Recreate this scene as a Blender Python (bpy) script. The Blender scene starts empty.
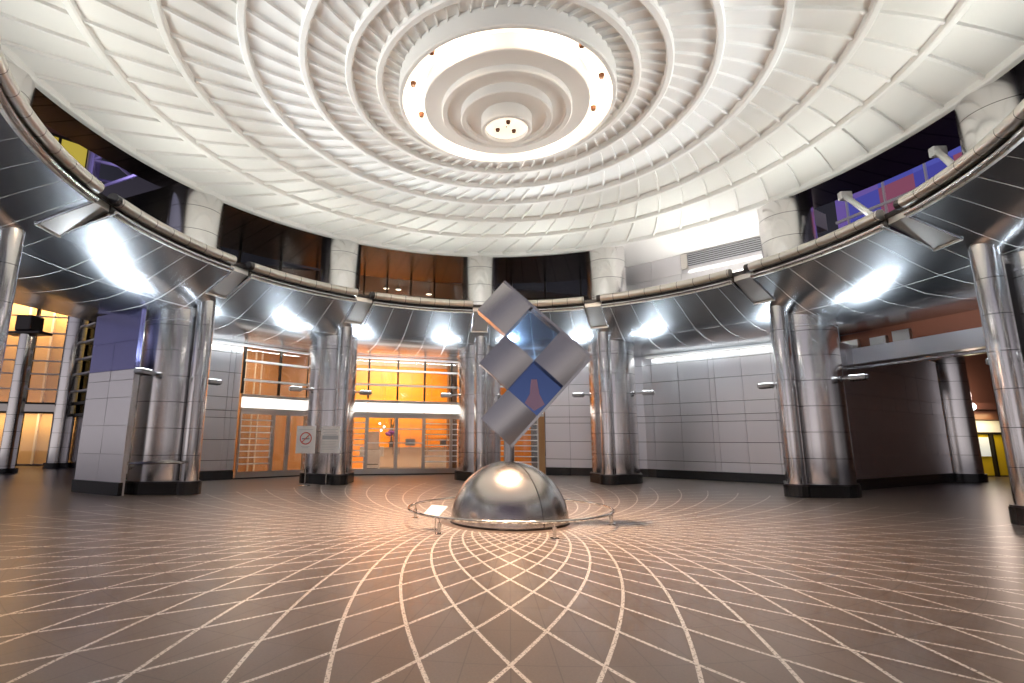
import bpy, bmesh, math, random
from mathutils import Matrix, Vector
random.seed(7)
PI = math.pi
R_ = math.radians
sc = bpy.context.scene
COL = sc.collection

# ------------------------------------------------------------------ camera, sky, exposure
H_CAM = 1.43
pitch, roll, yaw = R_(10.697), R_(0.329), R_(-4.137)
fw = Vector((math.sin(yaw)*math.cos(pitch), math.cos(yaw)*math.cos(pitch), math.sin(pitch)))
rt = Vector((math.cos(yaw), -math.sin(yaw), 0)); up = rt.cross(fw)
r0 = rt*math.cos(roll)+up*math.sin(roll); u0 = -rt*math.sin(roll)+up*math.cos(roll)
cam = bpy.data.cameras.new('camera'); cam.sensor_width = 36.0
cam.lens = 522.33*36.0/1024.0; cam.shift_x = 40.9/1024.0; cam.shift_y = 1.3/1024.0
cam.clip_end = 300
cam_o = bpy.data.objects.new('camera', cam); COL.objects.link(cam_o)
cam_o.matrix_world = Matrix(((r0.x, u0.x, -fw.x, 0), (r0.y, u0.y, -fw.y, -10.0), (r0.z, u0.z, -fw.z, H_CAM), (0, 0, 0, 1)))
sc.camera = cam_o
sc.view_settings.view_transform = 'Standard'; sc.view_settings.look = 'None'
sc.view_settings.gamma = 1.0; sc.view_settings.use_curve_mapping = False
sc.view_settings.exposure = 0.0

world = bpy.data.worlds.new('dusk_sky'); sc.world = world; world.use_nodes = True
wn = world.node_tree.nodes; wl = world.node_tree.links; wn.clear()
wo = wn.new('ShaderNodeOutputWorld'); wb = wn.new('ShaderNodeBackground')
wg = wn.new('ShaderNodeTexCoord'); wsx = wn.new('ShaderNodeSeparateXYZ'); wr = wn.new('ShaderNodeValToRGB')
wl.new(wg.outputs['Generated'], wsx.inputs[0]); wl.new(wsx.outputs['Z'], wr.inputs[0])
wr.color_ramp.elements[0].position = 0.0; wr.color_ramp.elements[0].color = (0.60, 0.55, 0.56, 1)
wr.color_ramp.elements[1].position = 0.55; wr.color_ramp.elements[1].color = (0.012, 0.016, 0.075, 1)
e = wr.color_ramp.elements.new(0.22); e.color = (0.25, 0.24, 0.29, 1)
# the afterglow stands in the south-west, the north-east is already night
wd = wn.new('ShaderNodeVectorMath'); wd.operation = 'DOT_PRODUCT'; wl.new(wg.outputs['Generated'], wd.inputs[0]); wd.inputs[1].default_value = (-0.62, -0.78, 0)
wm = wn.new('ShaderNodeMapRange'); wl.new(wd.outputs['Value'], wm.inputs['Value'])
wm.inputs['From Min'].default_value = -0.2; wm.inputs['From Max'].default_value = 0.9; wm.inputs['To Min'].default_value = 0.15; wm.inputs['To Max'].default_value = 1.2
wl.new(wr.outputs[0], wb.inputs[0]); wl.new(wm.outputs[0], wb.inputs[1])
wl.new(wb.outputs[0], wo.inputs[0])

COOL = (0.90, 0.96, 1.0); WARM = (1.0, 0.80, 0.58)

# ------------------------------------------------------------------ materials
def mat(name):
    m = bpy.data.materials.new(name); m.use_nodes = True
    return m, m.node_tree.nodes, m.node_tree.links, m.node_tree.nodes['Principled BSDF']
def plain(name, col, rough=0.5, metal=0.0, emit=None, es=0.0, spec=0.5):
    m, n, l, b = mat(name)
    b.inputs['Base Color'].default_value = (*col, 1); b.inputs['Roughness'].default_value = rough
    b.inputs['Metallic'].default_value = metal; b.inputs['Specular IOR Level'].default_value = spec
    if emit: b.inputs['Emission Color'].default_value = (*emit, 1); b.inputs['Emission Strength'].default_value = es
    # fine wear, so that no surface is perfectly even
    no = n.new('ShaderNodeTexNoise'); no.inputs['Scale'].default_value = 9.0; no.inputs['Detail'].default_value = 3.0
    tc = n.new('ShaderNodeTexCoord'); l.new(tc.outputs['Object'], no.inputs['Vector'])
    mr = n.new('ShaderNodeMapRange'); mr.inputs['To Min'].default_value = max(0.02, rough-0.02); mr.inputs['To Max'].default_value = min(1, rough+0.02)
    l.new(no.outputs['Fac'], mr.inputs['Value']); l.new(mr.outputs[0], b.inputs['Roughness'])
    return m
def M1(n, l, op, a, b=None, clamp=False):
    q = n.new('ShaderNodeMath'); q.operation = op; q.use_clamp = clamp
    for i, v in enumerate((a, b)):
        if v is None: continue
        if isinstance(v, (int, float)): q.inputs[i].default_value = v
        else: l.new(v, q.inputs[i])
    return q.outputs[0]
def saw(n, l, v, per, off=0.0):   # distance to the nearest multiple of per
    t = M1(n, l, 'SUBTRACT', v, off) if off else v
    t = M1(n, l, 'DIVIDE', t, per); t = M1(n, l, 'ADD', t, 0.5)
    t = M1(n, l, 'FRACT', t); t = M1(n, l, 'SUBTRACT', t, 0.5); t = M1(n, l, 'ABSOLUTE', t)
    return M1(n, l, 'MULTIPLY', t, per)
def steel(name, col=(0.62, 0.62, 0.64), rough=0.3, aniso=0.0, arot=0.0, seams=None, seamw=0.008, streak=True, metal=1.0, seamc=(0.05, 0.045, 0.045)):
    """brushed steel; seams: list of ('x'|'y'|'z'|'r'|'a', period, offset) grooves in object space"""
    m, n, l, b = mat(name)
    b.inputs['Metallic'].default_value = metal
    tc = n.new('ShaderNodeTexCoord'); sx = n.new('ShaderNodeSeparateXYZ'); l.new(tc.outputs['Object'], sx.inputs[0])
    no = n.new('ShaderNodeTexNoise'); no.inputs['Scale'].default_value = 1.0; no.inputs['Detail'].default_value = 5.0
    mp = n.new('ShaderNodeMapping'); mp.inputs['Scale'].default_value = (1.5, 1.5, 60.0) if streak else (3, 3, 3)
    l.new(tc.outputs['Object'], mp.inputs[0]); l.new(mp.outputs[0], no.inputs['Vector'])
    mr = n.new('ShaderNodeMapRange'); dv = 0.035 if streak else 0.006; mr.inputs['To Min'].default_value = rough-dv; mr.inputs['To Max'].default_value = rough+dv
    l.new(no.outputs['Fac'], mr.inputs['Value']); l.new(mr.outputs[0], b.inputs['Roughness'])
    colout = None
    if seams:
        tot = None
        for ax, per, off in seams:
            if ax in 'xyz':
                d = saw(n, l, sx.outputs[ax.upper()], per, off)
            elif ax == 'r':
                rr = M1(n, l, 'SQRT', M1(n, l, 'ADD', M1(n, l, 'MULTIPLY', sx.outputs['X'], sx.outputs['X']), M1(n, l, 'MULTIPLY', sx.outputs['Y'], sx.outputs['Y'])))
                d = saw(n, l, rr, per, off)
            else:
                rr = M1(n, l, 'SQRT', M1(n, l, 'ADD', M1(n, l, 'MULTIPLY', sx.outputs['X'], sx.outputs['X']), M1(n, l, 'MULTIPLY', sx.outputs['Y'], sx.outputs['Y'])))
                th = M1(n, l, 'ARCTAN2', sx.outputs['Y'], sx.outputs['X'])
                d = M1(n, l, 'MULTIPLY', saw(n, l, th, R_(per), R_(off)), rr)
            k = M1(n, l, 'LESS_THAN', d, seamw)
            tot = k if tot is None else M1(n, l, 'MAXIMUM', tot, k)
        mx = n.new('ShaderNodeMix'); mx.data_type = 'RGBA'
        mx.inputs['A'].default_value = (*col, 1); mx.inputs['B'].default_value = (*seamc, 1)
        l.new(tot, mx.inputs['Factor']); l.new(mx.outputs['Result'], b.inputs['Base Color'])
        if seamc[0] > 0.3: l.new(M1(n, l, 'SUBTRACT', metal, M1(n, l, 'MULTIPLY', tot, 0.45)), b.inputs['Metallic'])
    else:
        b.inputs['Base Color'].default_value = (*col, 1)
    if aniso:
        b.inputs['Anisotropic'].default_value = aniso; b.inputs['Anisotropic Rotation'].default_value = arot
        tg = n.new('ShaderNodeTangent'); tg.direction_type = 'RADIAL'; tg.axis = 'Z'; l.new(tg.outputs[0], b.inputs['Tangent'])
    return m
def glass(name, tint=(0.85, 0.88, 0.9), refl=0.25):
    m, n, l, b = mat(name); n.remove(b)
    o = n['Material Output']; t = n.new('ShaderNodeBsdfTransparent'); t.inputs[0].default_value = (*tint, 1)
    g = n.new('ShaderNodeBsdfGlossy'); g.inputs['Roughness'].default_value = 0.03
    fr = n.new('ShaderNodeFresnel'); fr.inputs['IOR'].default_value = 1.5
    k = M1(n, l, 'ADD', fr.outputs[0], refl*0.4, True)
    mx = n.new('ShaderNodeMixShader'); l.new(k, mx.inputs[0]); l.new(t.outputs[0], mx.inputs[1]); l.new(g.outputs[0], mx.inputs[2])
    l.new(mx.outputs[0], o.inputs[0]); return m
def glow(name, col, s):
    return plain(name, (0.8, 0.8, 0.8), 0.5, 0, col, s)

def floor_mat():
    m, n, l, b = mat('granite_paving_with_steel_inlay')
    tc = n.new('ShaderNodeTexCoord'); sx = n.new('ShaderNodeSeparateXYZ'); l.new(tc.outputs['Object'], sx.inputs[0])
    X, Y = sx.outputs['X'], sx.outputs['Y']
    r = M1(n, l, 'SQRT', M1(n, l, 'ADD', M1(n, l, 'MULTIPLY', X, X), M1(n, l, 'MULTIPLY', Y, Y)))
    th = M1(n, l, 'ADD', M1(n, l, 'ARCTAN2', Y, X), PI/2)
    x = M1(n, l, 'SUBTRACT', M1(n, l, 'LOGARITHM', r, math.e), 1.62)
    q = M1(n, l, 'SUBTRACT', M1(n, l, 'MULTIPLY', x, R_(26.6)), M1(n, l, 'MULTIPLY', M1(n, l, 'MULTIPLY', x, x), R_(1.5)))
    P = R_(5.625)
    d1 = saw(n, l, M1(n, l, 'SUBTRACT', th, q), P); d2 = saw(n, l, M1(n, l, 'ADD', th, q), P)
    d = M1(n, l, 'MULTIPLY', M1(n, l, 'MULTIPLY', M1(n, l, 'MINIMUM', d1, d2), r), 0.907)
    line = M1(n, l, 'LESS_THAN', d, 0.0155)
    inr = M1(n, l, 'MULTIPLY', M1(n, l, 'LESS_THAN', r, 9.15), M1(n, l, 'GREATER_THAN', r, 1.25))
    line = M1(n, l, 'MULTIPLY', line, inr)
    # mortar joints between the granite slabs
    j1 = M1(n, l, 'MULTIPLY', saw(n, l, q, P/2), M1(n, l, 'MULTIPLY', r, 2.15))
    j2 = M1(n, l, 'MULTIPLY', saw(n, l, th, P/2), r)
    jt = M1(n, l, 'LESS_THAN', M1(n, l, 'MINIMUM', j1, j2), 0.004)
    ida = M1(n, l, 'FLOOR', M1(n, l, 'DIVIDE', M1(n, l, 'SUBTRACT', th, q), P)); idb = M1(n, l, 'FLOOR', M1(n, l, 'DIVIDE', M1(n, l, 'ADD', th, q), P))
    cb = n.new('ShaderNodeCombineXYZ'); l.new(ida, cb.inputs[0]); l.new(idb, cb.inputs[1])
    wnz = n.new('ShaderNodeTexWhiteNoise'); l.new(cb.outputs[0], wnz.inputs['Vector'])
    sp = n.new('ShaderNodeTexNoise'); sp.inputs['Scale'].default_value = 55; sp.inputs['Detail'].default_value = 6; l.new(tc.outputs['Object'], sp.inputs['Vector'])
    big = n.new('ShaderNodeTexNoise'); big.inputs['Scale'].default_value = 0.8; big.inputs['Detail'].default_value = 2; l.new(tc.outputs['Object'], big.inputs['Vector'])
    k = M1(n, l, 'ADD', M1(n, l, 'MULTIPLY', wnz.outputs['Value'], 0.14), M1(n, l, 'MULTIPLY', sp.outputs['Fac'], 0.55))
    k = M1(n, l, 'ADD', k, M1(n, l, 'MULTIPLY', big.outputs['Fac'], 0.25))
    cr = n.new('ShaderNodeValToRGB'); l.new(k, cr.inputs[0])
    cr.color_ramp.elements[0].position = 0.25; cr.color_ramp.elements[0].color = (0.095, 0.069, 0.055, 1)
    cr.color_ramp.elements[1].position = 0.85; cr.color_ramp.elements[1].color = (0.195, 0.146, 0.118, 1)
    m1 = n.new('ShaderNodeMix'); m1.data_type = 'RGBA'; l.new(jt, m1.inputs['Factor']); l.new(cr.outputs[0], m1.inputs['A']); m1.inputs['B'].default_value = (0.085, 0.064, 0.052, 1)
    m2 = n.new('ShaderNodeMix'); m2.data_type = 'RGBA'; l.new(line, m2.inputs['Factor']); l.new(m1.outputs['Result'], m2.inputs['A']); m2.inputs['B'].default_value = (0.62, 0.57, 0.52, 1)
    l.new(m2.outputs['Result'], b.inputs['Base Color'])
    l.new(M1(n, l, 'MULTIPLY', line, 0.35), b.inputs['Metallic'])
    ro = M1(n, l, 'ADD', M1(n, l, 'ADD', M1(n, l, 'MULTIPLY', sp.outputs['Fac'], 0.10), 0.25), M1(n, l, 'MULTIPLY', line, -0.02))
    l.new(ro, b.inputs['Roughness'])
    bp = n.new('ShaderNodeBump'); bp.inputs['Strength'].default_value = 0.015; bp.inputs['Distance'].default_value = 0.01; l.new(sp.outputs['Fac'], bp.inputs['Height'])
    l.new(bp.outputs[0], b.inputs['Normal'])
    return m

MAT = {}
MAT['floor'] = floor_mat()
MAT['white'] = plain('white_coffer_paint', (0.80, 0.775, 0.74), 0.55)
MAT['shaft'] = steel('brushed_column_steel', (0.80, 0.78, 0.77), 0.17, 0.85, 0.0, [('z', 0.72, 0.30)], 0.007)
MAT['pipe'] = steel('brushed_pipe_steel', (0.80, 0.78, 0.77), 0.16, 0.85, 0.0, [('z', 0.72, 0.30)], 0.006)
MAT['soffit'] = steel('brushed_soffit_steel', (0.44, 0.45, 0.47), 0.22, 0.0, 0.0, [('a', 4.9, 1.2), ('r', 2.9, 1.1)], 0.008, streak=False, seamc=(0.75, 0.74, 0.72))
MAT['wall'] = steel('brushed_wall_steel', (0.76, 0.74, 0.76), 0.32, metal=0.95)
MAT['tube'] = steel('satin_tube_steel', (0.62, 0.58, 0.53), 0.30, seams=[('a', 3.75, 0.0)], seamw=0.007, streak=False)
MAT['rod'] = steel('polished_rod_steel', (0.8, 0.8, 0.82), 0.18, streak=False)
MAT['recess'] = plain('dark_recess_paint', (0.05, 0.04, 0.035), 0.5, 0.3)
MAT['dark'] = plain('dark_bronze_metal', (0.06, 0.055, 0.055), 0.3, 0.9)
MAT['roof'] = steel('dark_roof_steel', (0.20, 0.18, 0.18), 0.25, seams=[('a', 3.2, 0.6)], seamw=0.02, streak=False)
MAT['black'] = plain('black_granite', (0.018, 0.016, 0.016), 0.22)
MAT['dome'] = steel('dome_steel', (0.58, 0.53, 0.49), 0.25, streak=False)
MAT['cube'] = steel('sculpture_steel', (0.58, 0.56, 0.545), 0.22, streak=False)
MAT['mirror'] = plain('blue_mirror_glass', (0.11, 0.17, 0.38), 0.05, 1.0)
MAT['frame'] = steel('door_frame_steel', (0.62, 0.58, 0.54), 0.3)
MAT['bar'] = plain('white_glazing_bar', (0.92, 0.90, 0.87), 0.35)
MAT['mull'] = plain('dark_mullion', (0.03, 0.025, 0.02), 0.4, 0.5)
MAT['glass'] = glass('clear_glass', (0.93, 0.93, 0.92), 0.12)
MAT['darkglass'] = glass('grey_glass', (0.72, 0.73, 0.75), 0.25)
MAT['orange'] = plain('orange_wall_panel', (0.95, 0.31, 0.009), 0.4)
MAT['wood'] = plain('orange_wood_veneer', (0.42, 0.20, 0.07), 0.45)
MAT['greywall'] = plain('grey_lobby_lining', (0.22, 0.20, 0.19), 0.5)
MAT['beige'] = plain('beige_plaster', (0.72, 0.58, 0.45), 0.6)
MAT['lobbyfloor'] = plain('polished_lobby_stone', (0.55, 0.42, 0.32), 0.2)
MAT['sign'] = plain('white_sign_board', (0.80, 0.78, 0.77), 0.4)
MAT['red'] = plain('sign_red', (0.60, 0.04, 0.04), 0.4)
MAT['ink'] = plain('sign_ink', (0.08, 0.08, 0.09), 0.5)
MAT['grey'] = plain('sign_grey', (0.45, 0.47, 0.50), 0.5)
MAT['chrome'] = steel('polished_rail_steel', (0.75, 0.73, 0.70), 0.15, streak=False)
MAT['lampbody'] = plain('floodlight_housing', (0.45, 0.45, 0.47), 0.35, 0.8)
MAT['coolglow'] = glow('floodlight_lens', COOL, 12)
MAT['warmglow'] = glow('warm_lamp_lens', (1.0, 0.86, 0.66), 8)
MAT['coveglow'] = glow('lit_cove', (1.0, 0.82, 0.62), 1.1)
MAT['strip'] = glow('lit_transom_box', (1.0, 0.95, 0.86), 1.6)
MAT['copper'] = plain('copper_lamp', (0.10, 0.035, 0.012), 0.35, 0.5)

# ------------------------------------------------------------------ mesh helpers
class MB:
    def __init__(s): s.bm = bmesh.new()
    def box(s, x0, x1, y0, y1, z0, z1, bev=0.0, M=None):
        ret = bmesh.ops.create_cube(s.bm, size=1.0); vs = ret['verts']
        T = Matrix.Translation(((x0+x1)/2, (y0+y1)/2, (z0+z1)/2)) @ Matrix.Diagonal((x1-x0, y1-y0, z1-z0, 1))
        if M is not None: T = M @ T
        bmesh.ops.transform(s.bm, matrix=T, verts=vs)
        if bev:
            es = list({e for v in vs for e in v.link_edges})
            bmesh.ops.bevel(s.bm, geom=es, offset=bev, segments=2, affect='EDGES', profile=0.5)
        return s
    def cyl(s, p, q, r, r2=None, seg=24, caps=True):
        p, q = Vector(p), Vector(q); d = q-p; L = d.length
        ret = bmesh.ops.create_cone(s.bm, cap_ends=caps, segments=seg, radius1=r, radius2=r if r2 is None else r2, depth=L)
        T = Matrix.Translation((p+q)/2) @ d.to_track_quat('Z', 'Y').to_matrix().to_4x4()
        bmesh.ops.transform(s.bm, matrix=T, verts=ret['verts']); return s
    def sphere(s, c, r, sx=1, sy=1, sz=1, u=20, v=12):
        ret = bmesh.ops.create_uvsphere(s.bm, u_segments=u, v_segments=v, radius=r)
        bmesh.ops.transform(s.bm, matrix=Matrix.Translation(c) @ Matrix.Diagonal((sx, sy, sz, 1)), verts=ret['verts']); return s
    def lathe(s, prof, seg=128, a0=0.0, a1=360.0, c=(0, 0), closed=False):
        full = abs(a1-a0) > 359.9; n = seg if full else seg+1; rows = []
        for (r, z) in prof:
            rows.append([s.bm.verts.new((c[0]+r*math.cos(R_(a0+(a1-a0)*i/seg)), c[1]+r*math.sin(R_(a0+(a1-a0)*i/seg)), z)) for i in range(n)])
        m = len(prof)
        for j in range(m if closed else m-1):
            A, B = rows[j], rows[(j+1) % m]
            for i in range(seg):
                k = (i+1) % n
                if prof[j] != prof[(j+1) % m]: s.bm.faces.new((A[i], A[k], B[k], B[i]))
        if closed and not full:
            s.bm.faces.new([rw[0] for rw in rows]); s.bm.faces.new([rw[-1] for rw in reversed(rows)])
        return s
    def tube(s, pts, r, seg=10, closed=False):
        pts = [Vector(p) for p in pts]; n = len(pts); rows = []
        for i, p in enumerate(pts):
            a = pts[(i-1) % n] if (closed or i > 0) else p; b = pts[(i+1) % n] if (closed or i < n-1) else p
            t = (b-a).normalized(); x = t.cross(Vector((0, 0, 1)))
            if x.length < 1e-3: x = t.cross(Vector((1, 0, 0)))
            x.normalize(); y = x.cross(t)
            rows.append([s.bm.verts.new(p+x*r*math.cos(2*PI*k/seg)+y*r*math.sin(2*PI*k/seg)) for k in range(seg)])
        for i in range(n if closed else n-1):
            A, B = rows[i], rows[(i+1) % n]
            for k in range(seg): s.bm.faces.new((A[k], A[(k+1) % seg], B[(k+1) % seg], B[k]))
        if not closed: s.bm.faces.new(rows[0][::-1]); s.bm.faces.new(rows[-1])
        return s
    def prism(s, poly, z0, z1):
        a = [s.bm.verts.new((x, y, z0)) for x, y in poly]; b = [s.bm.verts.new((x, y, z1)) for x, y in poly]; n = len(poly)
        s.bm.faces.new(a[::-1]); s.bm.faces.new(b)
        for i in range(n): s.bm.faces.new((a[i], a[(i+1) % n], b[(i+1) % n], b[i]))
        return s
    def build(s, name, m, parent=None, smooth=False, loc=None, ang=35):
        bmesh.ops.recalc_face_normals(s.bm, faces=s.bm.faces[:])
        me = bpy.data.meshes.new(name); 
        if smooth:
            for f in s.bm.faces: f.smooth = True
            for e in s.bm.edges:
                if len(e.link_faces) == 2 and e.calc_face_angle(0) > R_(ang): e.smooth = False
        s.bm.to_mesh(me); s.bm.free(); me.materials.append(MAT[m])
        o = bpy.data.objects.new(name, me); COL.objects.link(o)
        if parent is not None: o.parent = parent
        if loc is not None: o.location = loc
        return o
def tag(o, label, cat, group=None):
    o['label'] = label; o['category'] = cat
    if group: o['group'] = group
    return o
def thing(name, label, cat, loc=(0, 0, 0), rz=0.0, group=None):
    o = bpy.data.objects.new(name, None); o.empty_display_size = 0.2; COL.objects.link(o)
    o.location = loc; o.rotation_euler = (0, 0, rz); return tag(o, label, cat, group)
def struct(o): o['kind'] = 'structure'; return o
def place(o, loc=(0, 0, 0), rz=0.0): o.location = loc; o.rotation_euler = (0, 0, rz); return o
def kids(o): return [c for c in COL.objects if c.parent == o]
def copy_tree(o, parent=None):
    c = o.copy(); COL.objects.link(c); c.parent = parent
    for ch in kids(o): copy_tree(ch, c)
    return c
def pol(r, a, z=0.0): return Vector((r*math.cos(R_(a)), r*math.sin(R_(a)), z))
def lamp(name, kind, energy, col, loc, target=None, size=0.2, parent=None, spot=None, blend=0.5, shape=None, size_y=None):
    d = bpy.data.lights.new(name, kind); d.energy = energy; d.color = col
    if kind == 'AREA':
        d.size = size
        if shape: d.shape = shape
        if size_y: d.size_y = size_y
    else: d.shadow_soft_size = size
    if kind == 'SPOT': d.spot_size = R_(spot); d.spot_blend = blend
    o = bpy.data.objects.new(name, d); COL.objects.link(o); o.location = loc
    if target is not None: o.rotation_euler = (Vector(target)-Vector(loc)).to_track_quat('-Z', 'Y').to_euler()
    if parent is not None: o.parent = parent
    return o

# ------------------------------------------------------------------ floor
fl = MB(); fl.lathe([(0.02, -0.15), (0.02, 0), (1.0, 0), (9.0, 0), (45, 0), (45, -0.15)], seg=96)
struct(fl.build('floor', 'floor'))

# ------------------------------------------------------------------ ceiling: white coffered disc
RINGS = [2.67, 3.28, 4.15, 5.20, 6.55, 7.95, 9.80]
ce = MB()
ce.lathe([(2.22, 8.80), (9.86, 8.80), (9.92, 8.76), (9.92, 9.05), (2.22, 9.05)], seg=192, closed=True)
for i, rr in enumerate(RINGS):
    w = 0.075 if i < 6 else 0.10
    rr_o = rr+w; rr_i = rr-w
    ce.lathe([(rr_i, 8.81), (rr_i, 8.68), (rr_i+0.03, 8.655), (rr_o-0.03, 8.655), (rr_o, 8.68), (rr_o, 8.81)], seg=192)
for k in range(64):
    for i in range(-1, len(RINGS)-1):
        ra, rb = (RINGS[i]+0.07 if i >= 0 else 2.24), RINGS[i+1]-0.07; N = 3; w = 0.012+0.0040*ra
        A = []
        for s_ in range(N+1):
            r = ra+(rb-ra)*s_/N; a = -90+k*5.625+27.0*math.log(r/5.0)
            p = pol(r, a); t = Vector((-math.sin(R_(a)), math.cos(R_(a)), 0))*w
            A.append([ce.bm.verts.new((p+t).to_tuple()[:2]+(8.81,)), ce.bm.verts.new((p+t*0.8).to_tuple()[:2]+(8.735,)),
                      ce.bm.verts.new((p-t*0.8).to_tuple()[:2]+(8.735,)), ce.bm.verts.new((p-t).to_tuple()[:2]+(8.81,))])
        for s_ in range(N):
            for j in range(3): ce.bm.faces.new((A[s_][j], A[s_][j+1], A[s_+1][j+1], A[s_+1][j]))
struct(ce.build('ceiling', 'white', smooth=True))

# central stepped lamp
cl = thing('ceiling_light', 'round stepped white ceiling lamp with glowing ring at the centre of the coffered ceiling', 'ceiling light', (0, 0, 8.0))
def cz(p): return [(r, z-8.0) for r, z in p]
MB().lathe(cz([(2.27, 8.81), (2.27, 8.41), (2.25, 8.39), (2.18, 8.39), (2.165, 8.41), (2.165, 8.80)]), seg=128).build('outer_rim', 'white', cl, True)
MB().lathe(cz([(2.17, 8.70), (1.75, 8.70)]), seg=128).build('cove', 'coveglow', cl, True)
MB().lathe(cz([(1.75, 8.75), (1.75, 8.37), (1.73, 8.35), (1.36, 8.35)]), seg=128).build('tier', 'white', cl, True)
MB().lathe(cz([(1.37, 8.36), (1.37, 8.23), (1.35, 8.21), (1.25, 8.21), (1.24, 8.23), (1.24, 8.28), (0.95, 8.28)]), seg=112).build('tier', 'white', cl, True)
MB().lathe(cz([(0.96, 8.29), (0.96, 8.10), (0.94, 8.08), (0.85, 8.08), (0.84, 8.10), (0.84, 8.16), (0.52, 8.16)]), seg=96).build('tier', 'white', cl, True)
MB().lathe(cz([(0.53, 8.17), (0.53, 7.88), (0.51, 7.86), (0.45, 7.86), (0.44, 7.88), (0.44, 8.0)]), seg=80).build('tier', 'white', cl, True)
b = MB().lathe(cz([(0.44, 7.95), (0.02, 7.95)]), seg=64).build('lens', 'coveglow', cl)
for k in range(12):
    a = 15+30*k; p = pol(1.98, a, 0.62)
    m = MB(); m.cyl(p+Vector((0, 0, 0.10)), p, 0.065, 0.05, 14); m.build('cove_lamp', 'copper', cl, True)
for k in range(3):
    p = pol(0.2, 40+120*k, -0.10); m = MB(); m.cyl(p+Vector((0, 0, 0.05)), p, 0.05, 0.04, 12); m.build('lens_lamp', 'copper', cl, True)
for k in range(6):
    lamp('cove_bulb', 'POINT', 46, WARM, pol(1.97, 60*k, 0.50), size=0.12, parent=cl)
lamp('centre_bulb', 'SPOT', 9500, (1.0, 0.68, 0.46), (0, 0, -0.16), (0, 0, -2), 0.35, cl, 112, 1.0)

# ------------------------------------------------------------------ columns
ANG = [3.5, 34.3, 68.7, 96.3, 126.8, 155.3, 188.0, 219.0, 241.0, -26.0, -54.0]
RP, RM, RR = 9.5, 10.7, 11.72   # front pipe, main shaft, rear pipe radii
def col_parts():
    root = bpy.data.objects.new('steel_column', None); root.empty_display_size = 0.3; COL.objects.link(root)
    # local frame: x = radially outward, origin on the main shaft's axis at the floor
    hull = []
    for k in range(13): a = R_(90+k*180/12); hull.append((RP-RM+0.31*math.cos(a), 0.33*math.sin(a)))
    cir = lambda a: (0.93*math.cos(R_(a)), 0.93*math.sin(R_(a)))
    hull += [cir(a) for a in range(-118, 119, 8)]
    MB().prism(hull, 0, 0.30).build('plinth', 'black', root)
    h2 = [(x*0.985, y*0.985) for x, y in hull]
    MB().prism(h2, 0.30, 0.34).build('plinth_cap', 'dark', root)
    m = MB(); m.cyl((0, 0, 0.34), (0, 0, 5.13), 0.85, seg=72); m.build('main_shaft', 'shaft', root, True)
    m = MB(); m.cyl((RP-RM, 0, 0.34), (RP-RM, 0, 5.42), 0.235, seg=36); m.build('front_pipe', 'pipe', root, True)
    m = MB(); m.box(RP-RM+0.15, -0.7, -0.09, 0.09, 0.34, 4.92); m.build('web', 'dark', root)
    m = MB(); m.cyl((RR-RM, 0, 0), (RR-RM, 0, 5.0), 0.20, seg=28); m.build('rear_pipe', 'pipe', root, True)
    m = MB(); m.lathe([(0.85, 4.74), (0.875, 4.75), (0.875, 4.80), (0.85, 4.81)], seg=72); m.build('collar', 'rod', root, True)
    m = MB(); m.cyl((-0.25, 0, 6.24), (-0.25, 0, 9.3), 0.74, seg=72); m.build('upper_shaft', 'shaft', root, True)
    m = MB(); m.cyl((0.85, 0, 6.24), (0.85, 0, 9.3), 0.24, seg=28); m.build('upper_pipe', 'pipe', root, True)
    return root
CL = {188.0: 'steel column at the left edge of the photo with only its pipe top showing',
      155.3: 'thick steel column with a bent guard bar, beside the lilac steel wall',
      126.8: 'thick steel column standing right behind the two sign stands',
      96.3: 'steel column between the orange lit doors and the cube sculpture, half hidden by the dome',
      68.7: 'steel column just right of the cube sculpture, left of the wide panelled wall',
      34.3: 'thick steel column between the wide panelled wall and the dark passage',
      3.5: 'tall leaning steel pipe column at the right edge of the photo',
      219.0: 'steel column outside the photo to the left, beside the open entrance', 241.0: 'steel column outside the photo at the left side of the open entrance',
      -26.0: 'steel column outside the photo to the right, beside the open entrance', -54.0: 'steel column outside the photo at the right side of the open entrance'}
proto = col_parts()
COLS = {}
for i, a in enumerate(ANG):
    o = proto if i == 0 else copy_tree(proto)
    p = pol(RM, a); o.location = p; o.rotation_euler = (0, 0, R_(a))
    tag(o, CL[a], 'column', 'steel columns around the rotunda'); COLS[a] = o
# guard bar round the left column
g = COLS[155.3]
gb = MB(); gb.tube([(0.9, 0.95, 0.62), (0.55, 1.12, 0.66), (0.1, 1.2, 0.80), (-0.5, 1.05, 0.82), (-1.1, 0.62, 0.84), (-1.45, 0.35, 0.84)], 0.035, 10)
gb.cyl((0.05, 1.18, 0.8), (0.05, 0.82, 0.8), 0.025); gb.cyl((-0.9, 0.75, 0.83), (-0.62, 0.5, 0.83), 0.025)
gb.build('guard_bar', 'chrome', g, True)

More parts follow.
